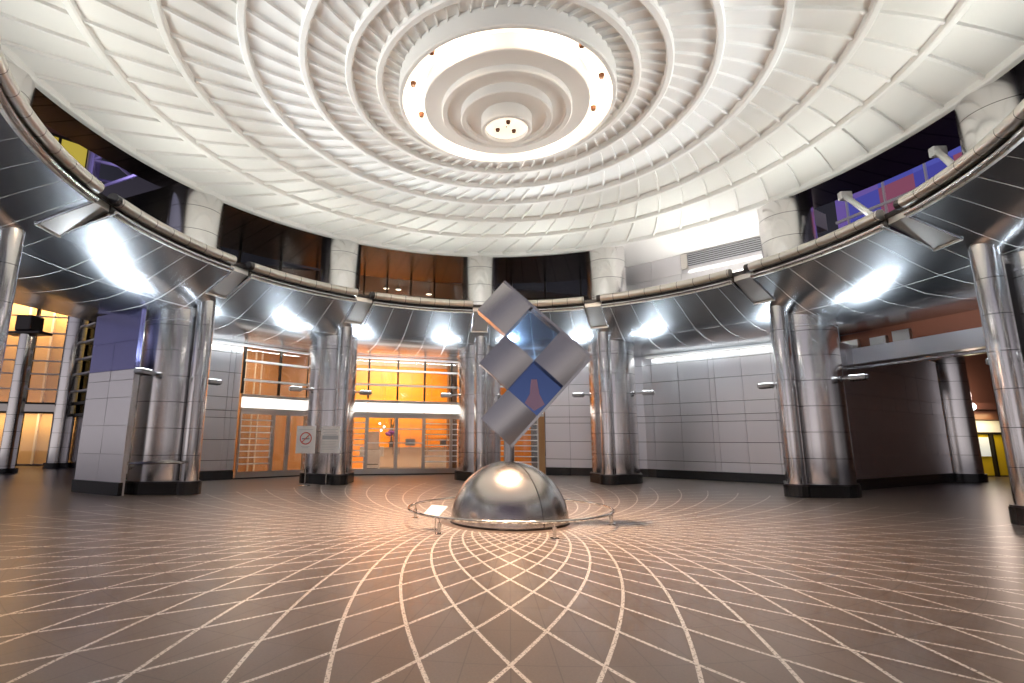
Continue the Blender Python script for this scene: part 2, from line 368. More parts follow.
# ------------------------------------------------------------------ curved canopies between the columns
def soffit_z(r):
    P = [(8.0, 5.93), (8.6, 5.66), (9.2, 5.36), (9.8, 5.12), (10.4, 4.99), (11.0, 4.94), (11.6, 4.93), (12.2, 4.98), (13.0, 5.05), (15.0, 5.12)]
    for (a, b), (c, d) in zip(P, P[1:]):
        if r <= c:
            t = (r-a)/(c-a); return b+(d-b)*(t)
    return P[-1][1]
def poly_R(a, A=13.8):   # 12-sided wall line
    k = ((a-6+360) % 30)-15
    return A/math.cos(R_(k))
def canopy(a0, a1, label):
    root = thing('steel_canopy', label, 'canopy', (0, 0, 0), 0, 'curved canopies between the columns')
    gap = 0.30
    n = 40
    rs = [8.0, 8.15, 8.4, 8.7, 9.02, 9.032, 9.35, 9.7, 10.05, 10.4, 10.8, 11.2, 11.6, 12.0, 12.6, 13.2, None]
    m = MB(); rows = []
    for r in rs:
        row = []
        for i in range(n+1):
            rr = r if r else poly_R(a0+(a1-a0)*i/n)-0.02
            ga = math.degrees(gap/rr) if rr < 9.03 else 0.0
            a = a0+ga+(a1-a0-2*ga)*i/n
            row.append(m.bm.verts.new(pol(rr, a, soffit_z(rr))))
        rows.append(row)
    for A, B in zip(rows, rows[1:]):
        for i in range(n): m.bm.faces.new((A[i], A[i+1], B[i+1], B[i]))
    m.build('soffit', 'soffit', root, True)
    g8 = math.degrees(gap/8.0); b0, b1 = a0+g8, a1-g8
    m = MB(); m.tube([pol(7.98, b0+(b1-b0)*i/n, 6.215) for i in range(n+1)], 0.125, 16); m.build('edge_tube', 'tube', root, True)
    m = MB(); m.lathe([(8.06, 6.2), (8.10, 5.95), (8.14, 5.95), (8.14, 6.2)], seg=n, a0=b0, a1=b1, closed=True); m.build('fascia', 'recess', root)
    m = MB(); m.tube([pol(7.97, b0+(b1-b0)*i/n, 5.965) for i in range(n+1)], 0.042, 10); m.build('trim_rod', 'rod', root, True)
    m = MB(); m.lathe([(7.99, 5.895), (7.99, 5.925), (8.14, 5.94), (8.14, 5.91)], seg=n, a0=b0, a1=b1, closed=True); m.build('trim_lip', 'tube', root, True)
    # edge trims beside the column notch
    for aa, sg in ((a0, 1), (a1, -1)):
        m = MB(); P = []
        for r in (7.98, 8.4, 8.8, 9.03): P.append(pol(r, aa+sg*math.degrees((gap-0.005)/r), soffit_z(r)-0.005))
        m.tube(P, 0.022, 8); m.build('edge_trim', 'rod', root, True)
    # slab above
    m = MB(); m.lathe([(8.06, 6.12), (8.06, 6.22), (13.75, 6.22), (13.75, 6.12)], seg=24, a0=a0, a1=a1, closed=True); m.build('slab', 'dark', root)
    return root
BAYS = [(-26.0, 5.0, 'dark curved steel canopy at the right edge of the photo above the pipe column'),
        (5.0, 35.0, 'curved steel canopy over the dark passage on the right'),
        (35.0, 69.0, 'curved blue grey steel canopy over the wide panelled wall'),
        (69.0, 96.8, 'curved steel canopy directly behind the cube sculpture'),
        (96.8, 126.2, 'curved brown steel canopy over the orange lit doors'),
        (126.2, 155.8, 'curved steel canopy over the timber coloured doors left of the sign stands'),
        (155.8, 186.3, 'curved steel canopy over the lilac wall on the left'),
        (186.3, 219.0, 'dark curved steel canopy at the upper left corner of the photo'),
        (219.0, 241.0, 'curved steel canopy outside the photo on the left of the entrance'),
        (-54.0, -26.0, 'curved steel canopy outside the photo on the right of the entrance')]
for a0, a1, lb in BAYS: canopy(a0, a1, lb)
# square bracket boxes in the gaps between canopies, over each column
NL = {5.0: 'over the pipe column at the right edge', 35.0: 'over the column beside the dark passage', 69.0: 'over the column right of the cube sculpture',
      96.8: 'behind the top left cube of the sculpture', 126.2: 'over the column behind the sign stands', 155.8: 'over the column with the guard bar', 186.3: 'at the upper left, beside the steel truss',
      219.0: 'outside the photo on the left', 241.0: 'outside the photo left of the entrance', -26.0: 'outside the photo on the right', -54.0: 'outside the photo right of the entrance'}
for a in NL:
    br = thing('bracket_beam', 'short square steel bracket between two canopy ends '+NL[a], 'bracket', pol(8.0, a, 5.6), R_(a), 'bracket beams in the canopy gaps')
    m = MB(); w = 0.285
    za, zb = 5.98-5.6, 5.44-5.6
    vs = [m.bm.verts.new(p) for p in ((0.10, -w, za), (0.10, w, za), (1.0, w, zb), (1.0, -w, zb), (0.10, -w, za+0.14), (0.10, w, za+0.14), (1.0, w, zb+0.4), (1.0, -w, zb+0.4))]
    for f in ((0, 1, 2, 3), (4, 5, 6, 7), (0, 1, 5, 4), (1, 2, 6, 5), (2, 3, 7, 6), (3, 0, 4, 7)): m.bm.faces.new([vs[i] for i in f])
    m.build('bracket_plate', 'frame', br)
    m = MB(); m.box(0.98, 1.03, -0.31, 0.31, zb-0.03, zb+0.02); m.build('end_trim', 'frame', br)
    m = MB(); m.cyl((-0.02, -0.29, 0.615), (-0.02, -0.16, 0.615), 0.12, seg=20); m.build('tube_stop', 'dark', br, True)
# ------------------------------------------------------------------ floodlights on the columns
FT = {155.3: ('left', 'right', 'column with the guard bar'), 126.8: ('left', 'right', 'column behind the sign stands'), 96.3: ('left', 'right', 'column beside the orange lit doors'),
      68.7: ('left', 'right', 'column right of the sculpture'), 34.3: ('left', 'right', 'column beside the dark passage'), 3.5: ('left', 'right', 'pipe column at the right edge'), 188.0: ('left', 'right', 'column at the left edge'),
      219.0: ('left', 'right', 'column left of the photo'), 241.0: ('left', 'right', 'column left of the entrance'), -26.0: ('left', 'right', 'column right of the photo'), -54.0: ('left', 'right', 'column right of the entrance')}
FLOOD = []
def floodlight():
    r = bpy.data.objects.new('floodlight', None); r.empty_display_size = 0.1; COL.objects.link(r)
    m = MB(); m.cyl((0, 0, 0), (0.24, 0, 0), 0.028, seg=12); m.cyl((0, 0, 0), (0.02, 0, 0), 0.07, seg=16); m.build('arm', 'lampbody', r, True)
    m = MB(); m.box(0.22, 0.66, -0.13, 0.13, -0.07, 0.06, 0.03); m.build('housing', 'lampbody', r)
    m = MB(); m.box(0.26, 0.62, -0.10, 0.10, 0.058, 0.066); m.build('lens', 'coolglow', r)
    m = MB()
    for k in range(5): m.box(0.27+0.08*k, 0.285+0.08*k, -0.11, 0.11, -0.095, -0.068)
    m.build('cooling_fins', 'dark', r)
    return r
fproto = floodlight(); first = True
for a in ANG:
    for sd in (1, -1):      # +1 = left as seen from the centre
        o = fproto if first else copy_tree(fproto); first = False
        t = Vector((-math.sin(R_(a)), math.cos(R_(a)), 0))*sd
        if (a, sd) == (155.3, 1): t = (t*0.906-pol(1, a)*0.423).normalized()
        p = pol(RM, a, 3.22)+t*0.85
        o.location = p; o.rotation_euler = (0, 0, math.atan2(t.y, t.x))
        tag(o, 'small grey floodlight on the %s side of the steel %s' % (FT[a][0 if sd > 0 else 1], FT[a][2]), 'floodlight', 'floodlights on the columns')
        q = Vector((0.44, 0, 0.16))
        lamp('flood_beam', 'SPOT', 340, (0.78, 0.90, 1.0), q, q+Vector((0.15, 0, 1)), 0.12, o, 140, 0.8)

# ------------------------------------------------------------------ walls of the enclosed part (12-sided line at 13.8 m)
A = 13.8
def bayM(m): return (pol(A, m), R_(m-90))     # location and rotation: x right, y outward
def panel_wall(name, m, us, zs, z_base=0.33, skirt=True, y=0.0):
    w = MB()
    for u0_, u1_ in zip(us, us[1:]):
        for z0, z1 in zip(zs, zs[1:]):
            g = 0.006
            T = Matrix.Translation(((u0_+u1_)/2, y, (z0+z1)/2)) @ Matrix.Rotation(R_(random.uniform(-.35, .35)), 4, 'Z') @ Matrix.Rotation(R_(random.uniform(-.5, .5)), 4, 'X')
            hx, hz = (u1_-u0_)/2-g, (z1-z0)/2-g
            rc = 0.03 if abs(z0-2.25) < .01 else 0.0
            w.box(-hx, hx, -0.015+rc, 0.05, -hz-0.004+0.008, hz-0.004, M=T)
    o = struct(w.build(name, 'wall')); place(o, *bayM(m))
    w = MB(); w.box(us[0], us[-1], y+0.055, y+0.2, 0, zs[-1]); w.build('joint_backing', 'recess', o)
    return o
Z0 = [0.33, 0.70, 1.45, 2.25, 2.52, 3.02, 3.95, 4.70, 5.5]
panel_wall('wall_right', 51, [-3.85, -3.30, -2.15, -0.93, -0.72, 0.28, 1.32, 2.4, 3.5], Z0)
sk = MB(); sk.box(-3.30, 3.6, -0.06, 0.05, 0, 0.33); place(struct(sk.build('baseboard_right', 'black')), *bayM(51))
panel_wall('wall_back_right', 81, [-0.55, 0.52, 1.45, 2.6, 3.8], Z0)
sk = MB(); sk.box(-0.55, 0.52, -0.08, 0.05, 0, 0.33); place(struct(sk.build('baseboard_back', 'black')), *bayM(81))
panel_wall('wall_left', 141, [-3.8, -2.6, -1.5, -0.45, 0.30, 0.50, 0.76], Z0)
sk = MB(); sk.box(-3.8, 0.76, -0.06, 0.05, 0, 0.30); place(struct(sk.build('baseboard_left', 'black')), *bayM(141))
# dark head above the flat canopy strip for all bays, up to the gallery floor
for nm, m in (('trim_1', 51), ('trim_2', 81), ('trim_3', 111), ('trim_4', 141)):
    h = MB(); h.box(-3.7, 3.7, 0.02, 0.2, 5.5, 6.4); place(struct(h.build(nm, 'dark')), *bayM(m))

MAT['brown_jamb'] = plain('brown_jamb_panel', (0.30, 0.16, 0.08), 0.45)
# lit transom boxes, glazed fronts and doors
def transom(label, m, us):
    p, rz = bayM(m)
    t = thing('transom_light', label, 'light box', p+Vector((0, 0, 2.6)), rz)
    u0_, u1_ = us[0], us[-1]
    w = MB(); w.box(u0_, u1_, -0.10, 0.06, 0.46, 0.58, 0.01); w.box(u0_, u1_, -0.10, 0.06, -0.06, 0.06, 0.01); w.build('frame', 'frame', t)
    for a_, b_ in zip(us, us[1:]):
        w = MB(); w.box(a_+0.02, b_-0.02, -0.05, 0.02, 0.06, 0.46); w.build('lit_panel', 'strip', t)
    return t
def glazing(name, label, m, us, z0, z1, bars, mull='mull', cat='window', gl='glass'):
    o = MB(); o.box(us[0], us[-1], 0.02, 0.035, z0, z1)
    w = struct(o.build(name, gl)); place(w, *bayM(m))
    f = MB()
    for u in us: f.box(u-0.035, u+0.035, -0.06, 0.06, z0, z1)
    f.build('mullion', mull, w)
    for z in bars:
        f = MB(); f.box(us[0], us[-1], -0.13, 0.0, z-0.04, z+0.04); f.build('glazing_bar', 'bar', w)
    return w
def door(name, m, u0_, u1_, rails=(), handle=None, fm='frame'):
    f = MB(); z1 = 2.54; s = 0.07
    f.box(u0_, u0_+s, -0.05, 0.05, 0.02, z1); f.box(u1_-s, u1_, -0.05, 0.05, 0.02, z1)
    f.box(u0_+s, u1_-s, -0.05, 0.05, 0.02, 0.26); f.box(u0_+s, u1_-s, -0.05, 0.05, z1-0.12, z1)
    d = struct(f.build(name, fm)); place(d, *bayM(m))
    f = MB(); f.box(u0_+s, u1_-s, -0.006, 0.006, 0.26, z1-0.12); f.build('pane', 'glass', d)
    for z in rails:
        f = MB(); f.box(u0_+s*0.5, u1_-s*0.5, -0.075, -0.045, z-0.022, z+0.022); f.build('rail', 'bar', d)
    if handle is not None:
        f = MB(); f.cyl((handle, -0.10, 0.85), (handle, -0.10, 1.75), 0.018, seg=10)
        for z in (0.9, 1.7): f.cyl((handle, -0.10, z), (handle, -0.04, z), 0.012, seg=8)
        f.build('handle', 'chrome', d, True)
    return d
# --- bay 111: orange lobby
transom('long lit white box over the orange lit lobby doors', 111, [-3.0, -1.25, 0.03, 1.25, 2.5, 3.0])
glazing('window_1', '', 111, [-3.0, -1.25, 0.03, 1.25, 2.5, 3.0], 3.2, 5.5, [3.85, 4.50, 5.27])
RL = [0.55+0.235*k for k in range(8)]
door('door_1', 111, -3.0, -1.25, RL)
door('door_2', 111, -1.25, 0.03, (1.35, 1.95), -0.10)
door('door_3', 111, 0.03, 1.25, (1.35, 1.95), 0.16)
door('door_4', 111, 1.25, 2.5, RL, 1.40)
door('door_5', 111, 2.5, 3.0, RL)
jm = MB(); jm.box(2.45, 3.05, 0.3, 0.6, 0.0, 5.5); struct(place(jm.build('trim_20', 'brown_jamb'), *bayM(111)))
th_ = MB(); th_.box(-3.0, 3.0, -0.12, 0.1, 0, 0.05); place(struct(th_.build('trim_5', 'dark')), *bayM(111))
# --- bay 141: timber lobby
transom('shorter lit white box over the timber coloured doors left of the sign stands', 141, [0.85, 2.32, 3.6])
glazing('window_2', '', 141, [0.85, 2.32, 3.6], 3.2, 5.5, [3.72, 4.46, 5.2])
door('door_6', 141, 0.85, 2.18, RL, 2.08)
door('door_7', 141, 2.18, 2.82, (), 2.74)
door('door_8', 141, 2.82, 3.6, (), 2.9)
th_ = MB(); th_.box(0.76, 3.7, -0.12, 0.1, 0, 0.05); place(struct(th_.build('trim_6', 'dark')), *bayM(141))
# --- bay 81: left half with a further orange door
transom('lit white box behind the cube sculpture', 81, [-3.6, -2.0, -0.6])
glazing('window_3', '', 81, [-3.6, -2.1, -0.6], 3.2, 5.5, [3.92, 4.55, 5.22])
door('door_9', 81, -3.6, -2.1, RL)
door('door_10', 81, -2.1, -0.85, RL, -2.0)
th_ = MB(); th_.box(-0.85, -0.58, -0.05, 0.1, 0, 5.4); place(struct(th_.build('trim_7', 'wood')), *bayM(81))

# ------------------------------------------------------------------ lobby behind the doors
def bay_box(name, m, x0, x1, y0, y1, z0, z1, mt, st=True):
    b = MB(); b.box(x0, x1, y0, y1, z0, z1); o = b.build(name, mt); place(o, *bayM(m))
    if st: struct(o)
    return o
bay_box('floor_lobby', 111, -9.5, 9.5, 0.25, 9.0, -0.02, 0.015, 'lobbyfloor')
bay_box('wall_lobby', 111, -4.2, 9.0, 6.0, 6.2, 0.0, 5.55, 'orange')
bay_box('wall_lobby_upper', 111, -4.2, 9.0, 5.95, 6.2, 5.55, 6.1, 'beige')
o = MB()
for k in range(11): o.box(-4.0+1.15*k, -3.985+1.15*k, 5.985, 6.0, 0.05, 5.5)
for z in (1.6, 2.3, 3.2, 3.9): o.box(-4.1, 8.5, 5.985, 6.0, z, z+0.015)
struct(place(o.build('trim_8', 'wood'), *bayM(111)))
bay_box('wall_lobby_timber', 141, 0.2, 6.0, 4.0, 4.2, 0.0, 6.0, 'wood')
o = MB()
for u, c in ((1.05, .10), (1.55, .06), (2.55, .09), (3.05, .05), (3.35, .05)): o.box(u, u+c, 3.9, 4.0, 0, 5.6)
struct(place(o.build('trim_9', 'beige'), *bayM(141)))
bay_box('wall_lobby_side', 141, 0.1, 0.2, 0.3, 4.2, 0.0, 6.0, 'wood')
bay_box('ceiling_lobby', 111, -9.5, 9.5, 0.25, 7.5, 6.02, 6.1, 'beige')
p, rz = bayM(111)
def bay_pt(m, x, y, z):
    pp, r = bayM(m); return pp+Matrix.Rotation(r, 3, 'Z') @ Vector((x, y, z))
lamp('lobby_lamp', 'AREA', 560, (1.0, 0.86, 0.66), bay_pt(111, 0.5, 3.6, 5.6), bay_pt(111, 0.5, 5.0, 0), 4.0, shape='RECTANGLE', size_y=1.5)
lamp('lobby_lamp', 'AREA', 170, (1.0, 0.86, 0.66), bay_pt(141, 2.2, 2.0, 5.6), bay_pt(141, 2.2, 2.6, 0), 2.0)
lamp('lobby_lamp', 'AREA', 120, (1.0, 0.86, 0.66), bay_pt(81, -2.0, 2.5, 5.6), bay_pt(81, -2.0, 3.0, 0), 2.0)
# reception desk and things in the lobby
dk = thing('reception_desk', 'long beige reception desk inside the orange lit lobby', 'desk', bay_pt(111, 1.4, 4.3, 0.015), R_(111-90))
w = MB(); w.box(-1.6, 2.6, -0.3, 0.0, 0, 1.05); w.build('front', 'beige', dk)
w = MB(); w.box(-1.7, 2.7, -0.38, 0.35, 1.05, 1.10, 0.01); w.build('worktop', 'frame', dk)
w = MB(); w.box(-1.6, 2.6, -0.31, -0.3, 0.02, 0.12); w.build('kick_plate', 'frame', dk)
ks = thing('kiosk', 'pale white information kiosk standing left of the reception desk behind the glass', 'kiosk', bay_pt(111, -0.75, 2.2, 0.015), R_(111-90))
w = MB(); w.box(-0.38, 0.38, -0.2, 0.2, 0, 1.0, 0.03); w.build('cabinet', 'sign', ks)
w = MB(); w.box(-0.32, 0.32, -0.1, 0.1, 1.0, 1.85, 0.03); w.build('screen_back', 'beige', ks)
w = MB(); w.box(-0.55, -0.36, -0.16, 0.16, 0.7, 1.15, 0.03); w.box(0.36, 0.55, -0.16, 0.16, 0.7, 1.15, 0.03); w.build('wing', 'sign', ks)
w = MB(); w.box(-0.28, 0.28, -0.215, -0.2, 0.12, 0.17); w.box(-0.28, 0.28, -0.215, -0.2, 0.32, 0.37); w.build('vent', 'ink', ks)
MAT['purple'] = plain('purple_petals', (0.18, 0.03, 0.20), 0.6)
MAT['stem'] = plain('dark_foliage', (0.06, 0.05, 0.02), 0.6)
vs_ = thing('flower_vase', 'tall vase of dark purple flowers standing on the reception desk', 'vase', bay_pt(111, 0.45, 4.2, 1.115), R_(21))
w = MB(); w.lathe([(0.02, 0), (0.10, 0), (0.12, 0.1), (0.06, 0.35), (0.05, 0.5), (0.07, 0.52)], seg=20); w.build('vase', 'ink', vs_, True)
w = MB()
for k in range(16):
    a = k*2.4; w.sphere((0.28*math.sin(a)*(0.4+0.6*((k*7) % 5)/5), 0.22*math.cos(a), 0.62+0.035*(k % 6)), 0.085, u=10, v=7)
w.build('blossoms', 'purple', vs_, True)
w = MB()
for k in range(9): w.tube([(0, 0, 0.45), (0.06*math.sin(k), 0.06*math.cos(k), 0.9), (0.22*math.sin(k*1.9), 0.2*math.cos(k*1.9), 1.45+0.05*(k % 3))], 0.014, 6)
w.build('stems', 'stem', vs_, True)
for k, (x, lb) in enumerate(((1.45, 'small dark monitor on the reception desk right of the flower vase'), (3.3, 'small dark monitor at the right end of the reception desk'))):
    mo = thing('monitor', lb, 'monitor', bay_pt(111, x, 4.3, 1.115), R_(21))
    w = MB(); w.box(-0.26, 0.26, -0.02, 0.02, 0.08, 0.42, 0.01); w.build('screen', 'ink', mo)
    w = MB(); w.box(-0.10, 0.10, -0.07, 0.07, 0, 0.015); w.cyl((0, 0, 0.01), (0, 0, 0.1), 0.02, seg=8); w.build('stand', 'ink', mo)
for x, z, lb in ((-0.30, 2.28, 'upper left glowing bulb hanging in the orange lobby'), (-0.08, 2.12, 'right glowing bulb hanging in the orange lobby'), (-0.22, 1.94, 'lowest glowing bulb hanging in the orange lobby')):
    bl = thing('pendant_bulb', lb, 'pendant lamp', bay_pt(111, x, 3.2, z), 0, 'glowing bulbs in the lobby')
    w = MB(); w.sphere((0, 0, 0), 0.05); w.build('bulb', 'warmglow', bl, True)
    w = MB(); w.cyl((0, 0, 0.04), (0, 0, 6.0-z), 0.006, seg=6); w.build('cord', 'ink', bl)

# ------------------------------------------------------------------ upper gallery: back walls, roof soffit
rf = MB(); rf.lathe([(9.95, 8.80), (13.9, 8.80), (13.9, 9.4), (9.95, 9.4)], seg=40, a0=69, a1=160, closed=True)
struct(rf.build('ceiling_gallery', 'roof'))
rf = MB(); rf.lathe([(9.95, 8.80), (13.9, 8.80), (13.9, 9.4), (9.95, 9.4)], seg=16, a0=36, a1=69, closed=True)
struct(rf.build('ceiling_gallery_white', 'white'))
gu = thing('uplight', 'uplight trough added on the gallery floor to brighten the louvre wall', 'uplight', bay_pt(51, 0.5, -3.0, 6.225), R_(51-90), 'uplights hidden on the canopies')  # unseen lamp, added to brighten the dark gallery wall and its ceiling
w = MB(); w.box(-1.2, 1.2, -0.08, 0.08, 0, 0.10, 0.01); w.build('trough', 'lampbody', gu)
lamp('uplight_tube', 'AREA', 170, (1.0, 0.98, 0.95), (0, 0, 0.13), (0, 0.9, 2.0), 2.2, gu, shape='RECTANGLE', size_y=0.12)
rf = MB(); rf.lathe([(9.95, 8.95), (12.0, 8.95), (12.0, 9.4), (9.95, 9.4)], seg=40, a0=-30, a1=36, closed=True)
struct(rf.build('ceiling_gallery_right', 'roof'))
rf = MB(); rf.lathe([(9.95, 8.95), (11.2, 8.95), (11.2, 9.4), (9.95, 9.4)], seg=40, a0=160, a1=215, closed=True)
struct(rf.build('ceiling_gallery_left', 'roof'))
glazing('window_4', '', 111, [-3.7, -1.64, -0.6, 0.5, 1.6, 3.7], 6.25, 8.8, [], gl='darkglass')
glazing('window_5', '', 141, [-3.7, -2.0, 0.3, 2.0, 3.7], 6.25, 8.8, [], gl='darkglass')
glazing('window_6', '', 81, [-3.7, -2.0, -0.42, 1.2, 3.7], 6.25, 8.8, [], gl='darkglass')
for m in (111, 141, 81):
    w = MB()
    for z in (7.55, 8.0): w.box(-3.7, 3.7, -0.05, 0.0, z-0.012, z+0.012)
    o = place(struct(w.build('trim_%d' % (10+m//30), 'mull')), *bayM(m))
bay_box('floor_upper_lobby', 111, -10, 10, 0.25, 8.0, 6.15, 6.25, 'lobbyfloor')
bay_box('ceiling_upper_lobby', 111, -10, 10, 0.25, 8.0, 8.85, 8.95, 'greywall')
bay_box('wall_upper_lobby', 111, -4.5, 5.5, 6.0, 6.2, 6.2, 8.9, 'orange')
bay_box('wall_upper_lobby_left', 111, -10, -4.5, 6.0, 6.2, 6.2, 8.9, 'greywall')
bay_box('wall_upper_lobby_right', 111, 5.5, 10, 6.0, 6.2, 6.2, 8.9, 'greywall')
lamp('upper_lobby_lamp', 'AREA', 380, (1.0, 0.82, 0.60), bay_pt(111, 0.0, 2.6, 8.7), bay_pt(111, 0, 5.0, 6), 4.0, shape='RECTANGLE', size_y=1.0)
DL = [(111, -0.52, 8.55, 'leftmost warm downlight behind the upper gallery glass over the orange doors'), (111, 0.06, 8.55, 'middle warm downlight behind the upper gallery glass over the orange doors'), (111, 1.55, 8.45, 'rightmost warm downlight behind the upper gallery glass over the orange doors'),
      (141, 2.75, 7.75, 'lower warm downlight behind the upper gallery glass on the left'), (141, 3.2, 8.1, 'upper warm downlight behind the upper gallery glass on the left')]
for m, x, z, lb in DL:
    d = thing('downlight', lb, 'downlight', bay_pt(m, x, 0.9, z), 0, 'downlights behind the gallery glass')
    w = MB(); w.lathe([(0.14, 0.05), (0.17, 0.0), (0.14, -0.02)], seg=20); w.cyl((0, 0, 0.05), (0, 0, 0.65), 0.02, seg=8); w.build('trim_ring', 'lampbody', d, True)
    w = MB(); w.cyl((0, 0, -0.015), (0, 0, 0.0), 0.13, seg=20); w.build('lens', 'warmglow', d)
# bay 51 upper: metal wall with a louvre, white rails
w = MB(); AU = -1.4
for u0_, u1_ in zip([-3.6, -2.4, -1.2, 0.0, 1.2, 2.4, 3.4], [-2.4, -1.2, 0.0, 1.2, 2.4, 3.4]):
    for z0, z1 in ((6.22, 6.8), (6.8, 7.4), (7.4, 8.0), (8.0, 8.8)):
        w.box(u0_+.006, u1_-.006, AU, AU+0.05, z0+.006, z1-.006)
w.box(-3.6, 3.4, AU+0.05, AU+0.2, 6.2, 8.8)
struct(place(w.build('wall_gallery', 'wall'), *bayM(51)))
lv = thing('louvre', 'dark slatted air louvre high in the steel gallery wall under the ceiling rim', 'louvre', bay_pt(51, 0.6, AU-0.02, 8.25), R_(51-90))
w = MB(); w.box(-1.5, 1.4, -0.03, 0.0, 0, 0.5); w.build('backing', 'ink', lv)
w = MB()
for k in range(6): w.box(-1.5, 1.4, -0.08, -0.02, 0.03+0.08*k, 0.06+0.08*k)
w.build('slats', 'lampbody', lv)
w = MB(); w.box(-1.75, -1.5, -0.10, 0.0, -0.1, 0.5); w.build('end_frame', 'frame', lv)
for z, lb in ((8.02, 'upper white rail along the steel gallery wall below the louvre'), (7.62, 'lower white rail along the steel gallery wall below the louvre')):
    w = MB(); w.box(-0.9, 2.2, AU-0.10, AU-0.005, z-0.06, z+0.06, 0.015); o = place(w.build('wall_rail', 'bar'), *bayM(51)); tag(o, lb, 'rail')

UP_W = 98
# uplights standing on the canopies, washing the white ceiling
UL = {227: 'outside the photo on the left', -40: 'outside the photo on the right', 21: 'over the dark passage', 51: 'over the wide panelled wall', 81: 'behind the sculpture', 111: 'over the orange doors', 141: 'left of the sign stands', 170: 'over the lilac wall', -11: 'at the right edge', 199: 'at the upper left'}
for m, lb in UL.items():
    u = thing('uplight', 'slim uplight trough lying on the canopy '+lb, 'uplight', pol(8.75, m, 6.225), R_(m-90), 'uplights hidden on the canopies')
    w = MB(); w.box(-0.9, 0.9, -0.10, 0.10, 0, 0.10, 0.01); w.build('trough', 'lampbody', u)
    ut = lamp('uplight_tube', 'AREA', UP_W, (0.95, 1.0, 0.95), (0, 0, 0.13), (0, -3.2, 2.45), 1.7, u, shape='RECTANGLE', size_y=0.16)
    lamp('uplight_fill', 'SPOT', 430, (1.0, 0.97, 0.92), (0, -0.1, 0.16), (0, -8.5, 2.1), 0.45, u, 55, 1.0)  # second beam, added to brighten the dim centre of the ceiling

# ------------------------------------------------------------------ radial walls and the passages left and right
MAT['bluepanel'] = plain('blue_glazed_panel', (0.20, 0.20, 0.42), 0.2, 0.9)
def seg_wall(name, p, q, zs, mt='wall', step=1.05, thick=0.3, base=0.33):
    p, q = Vector((*p, 0)), Vector((*q, 0)); L = (q-p).length; ang = math.atan2((q-p).y, (q-p).x)
    w = MB(); n = max(1, round(L/step))
    for i in range(n):
        for z0, z1 in zip(zs, zs[1:]):
            T = Matrix.Translation(((i+.5)*L/n, 0, (z0+z1)/2)) @ Matrix.Rotation(R_(random.uniform(-.4, .4)), 4, 'Z') @ Matrix.Rotation(R_(random.uniform(-.5, .5)), 4, 'X')
            w.box(-L/n/2+.006, L/n/2-.006, -0.02, 0.05, -(z1-z0)/2+.006, (z1-z0)/2-.006, M=T)
    w.box(0, L, 0.05, thick, 0 if base else zs[0], zs[-1])
    o = struct(w.build(name, mt)); place(o, p, ang)
    if base:
        w = MB(); w.box(0, L, -0.06, 0.05, 0, base); o2 = struct(w.build('baseboard_'+name[5:], 'black')); place(o2, p, ang)
    return o
seg_wall('wall_passage_left', (-12.05, 4.16), (-10.0, 3.25), [0.33, 1.05, 1.8, 2.55, 3.02, 3.3], thick=0.1)
seg_wall('wall_passage_left_glass', (-12.05, 4.16), (-10.0, 3.25), [3.3, 4.1, 4.98], 'bluepanel', thick=0.1, base=0)
seg_wall('wall_passage_right', (10.2, 7.2), (17.2, 12.2), [0.33, 1.05, 1.8, 2.55, 3.02, 3.9, 4.7])
# right passage: lintel beam, far column, back wall, shop
MAT['brick'] = plain('red_brick', (0.28, 0.09, 0.045), 0.7)
lt = thing('lintel_beam', 'pale steel lintel beam spanning the dark passage on the right', 'beam', pol(A, 21), R_(21-90))
w = MB(); w.box(-4.2, 4.2, -0.2, 0.25, 4.02, 4.55, 0.01); w.build('beam_face', 'wall', lt)
w = MB(); w.box(-4.2, 4.2, -0.28, -0.12, 3.84, 3.93, 0.02); w.build('lower_rail', 'rod', lt)
w = MB(); w.box(-4.2, 4.2, 0.05, 0.25, 4.55, 5.1); w.build('brick_infill', 'brick', lt)
w = MB(); w.box(-3.9, -3.3, -0.08, 0.04, 4.56, 4.86); w.box(-2.9, -2.4, -0.08, 0.04, 4.56, 4.82); w.box(-2.2, -1.7, -0.08, 0.04, 4.56, 4.9); w.build('junction_box', 'frame', lt)
fc = thing('passage_column', 'round steel column at the far end of the steel wall in the dark passage', 'column', (17.9, 12.75, 0), 0)
w = MB(); w.cyl((0, 0, 0.3), (0, 0, 6.0), 0.72, seg=48); w.build('shaft', 'shaft', fc, True)
w = MB(); w.cyl((0, 0, 0), (0, 0, 0.3), 0.80, seg=48); w.build('plinth', 'black', fc, True)
MAT['brown'] = plain('brown_stone_wall', (0.16, 0.07, 0.045), 0.4)
MAT['yellow'] = plain('yellow_shop_panel', (0.80, 0.55, 0.02), 0.5)
MAT['poster'] = glow('lit_shop_display', (0.62, 0.75, 0.80), 0.4)
MAT['cream'] = glow('lit_cream_fascia', (1.0, 0.72, 0.38), 0.3)
MAT['redglow'] = glow('red_lit_sign', (1.0, 0.22, 0.08), 1.0)
sx0, sy0 = 20.2, 15.4
w = MB(); w.box(-3, 9, 0.45, 0.7, 0, 8.0); w.box(-3, 9, 0, 0.5, 3.0, 3.3); w.box(-3, 9, 0.1, 0.5, 2.55, 3.0)
sh_rot = R_(10)
struct(place(w.build('wall_passage_back', 'brown'), (sx0, sy0, 0), sh_rot))
w = MB(); w.box(-8, 10, -14, 0.7, 6.0, 6.2); struct(place(w.build('ceiling_passage', 'dark'), (sx0, sy0, 0), sh_rot))
w = MB(); w.box(0, 16, 0, 0.4, 0, 6.0); struct(place(w.build('wall_passage_blocker', 'brown'), (28.0, 1.5, 0), R_(86)))  # unseen wall, added to keep the tower's blue light off the passage steel
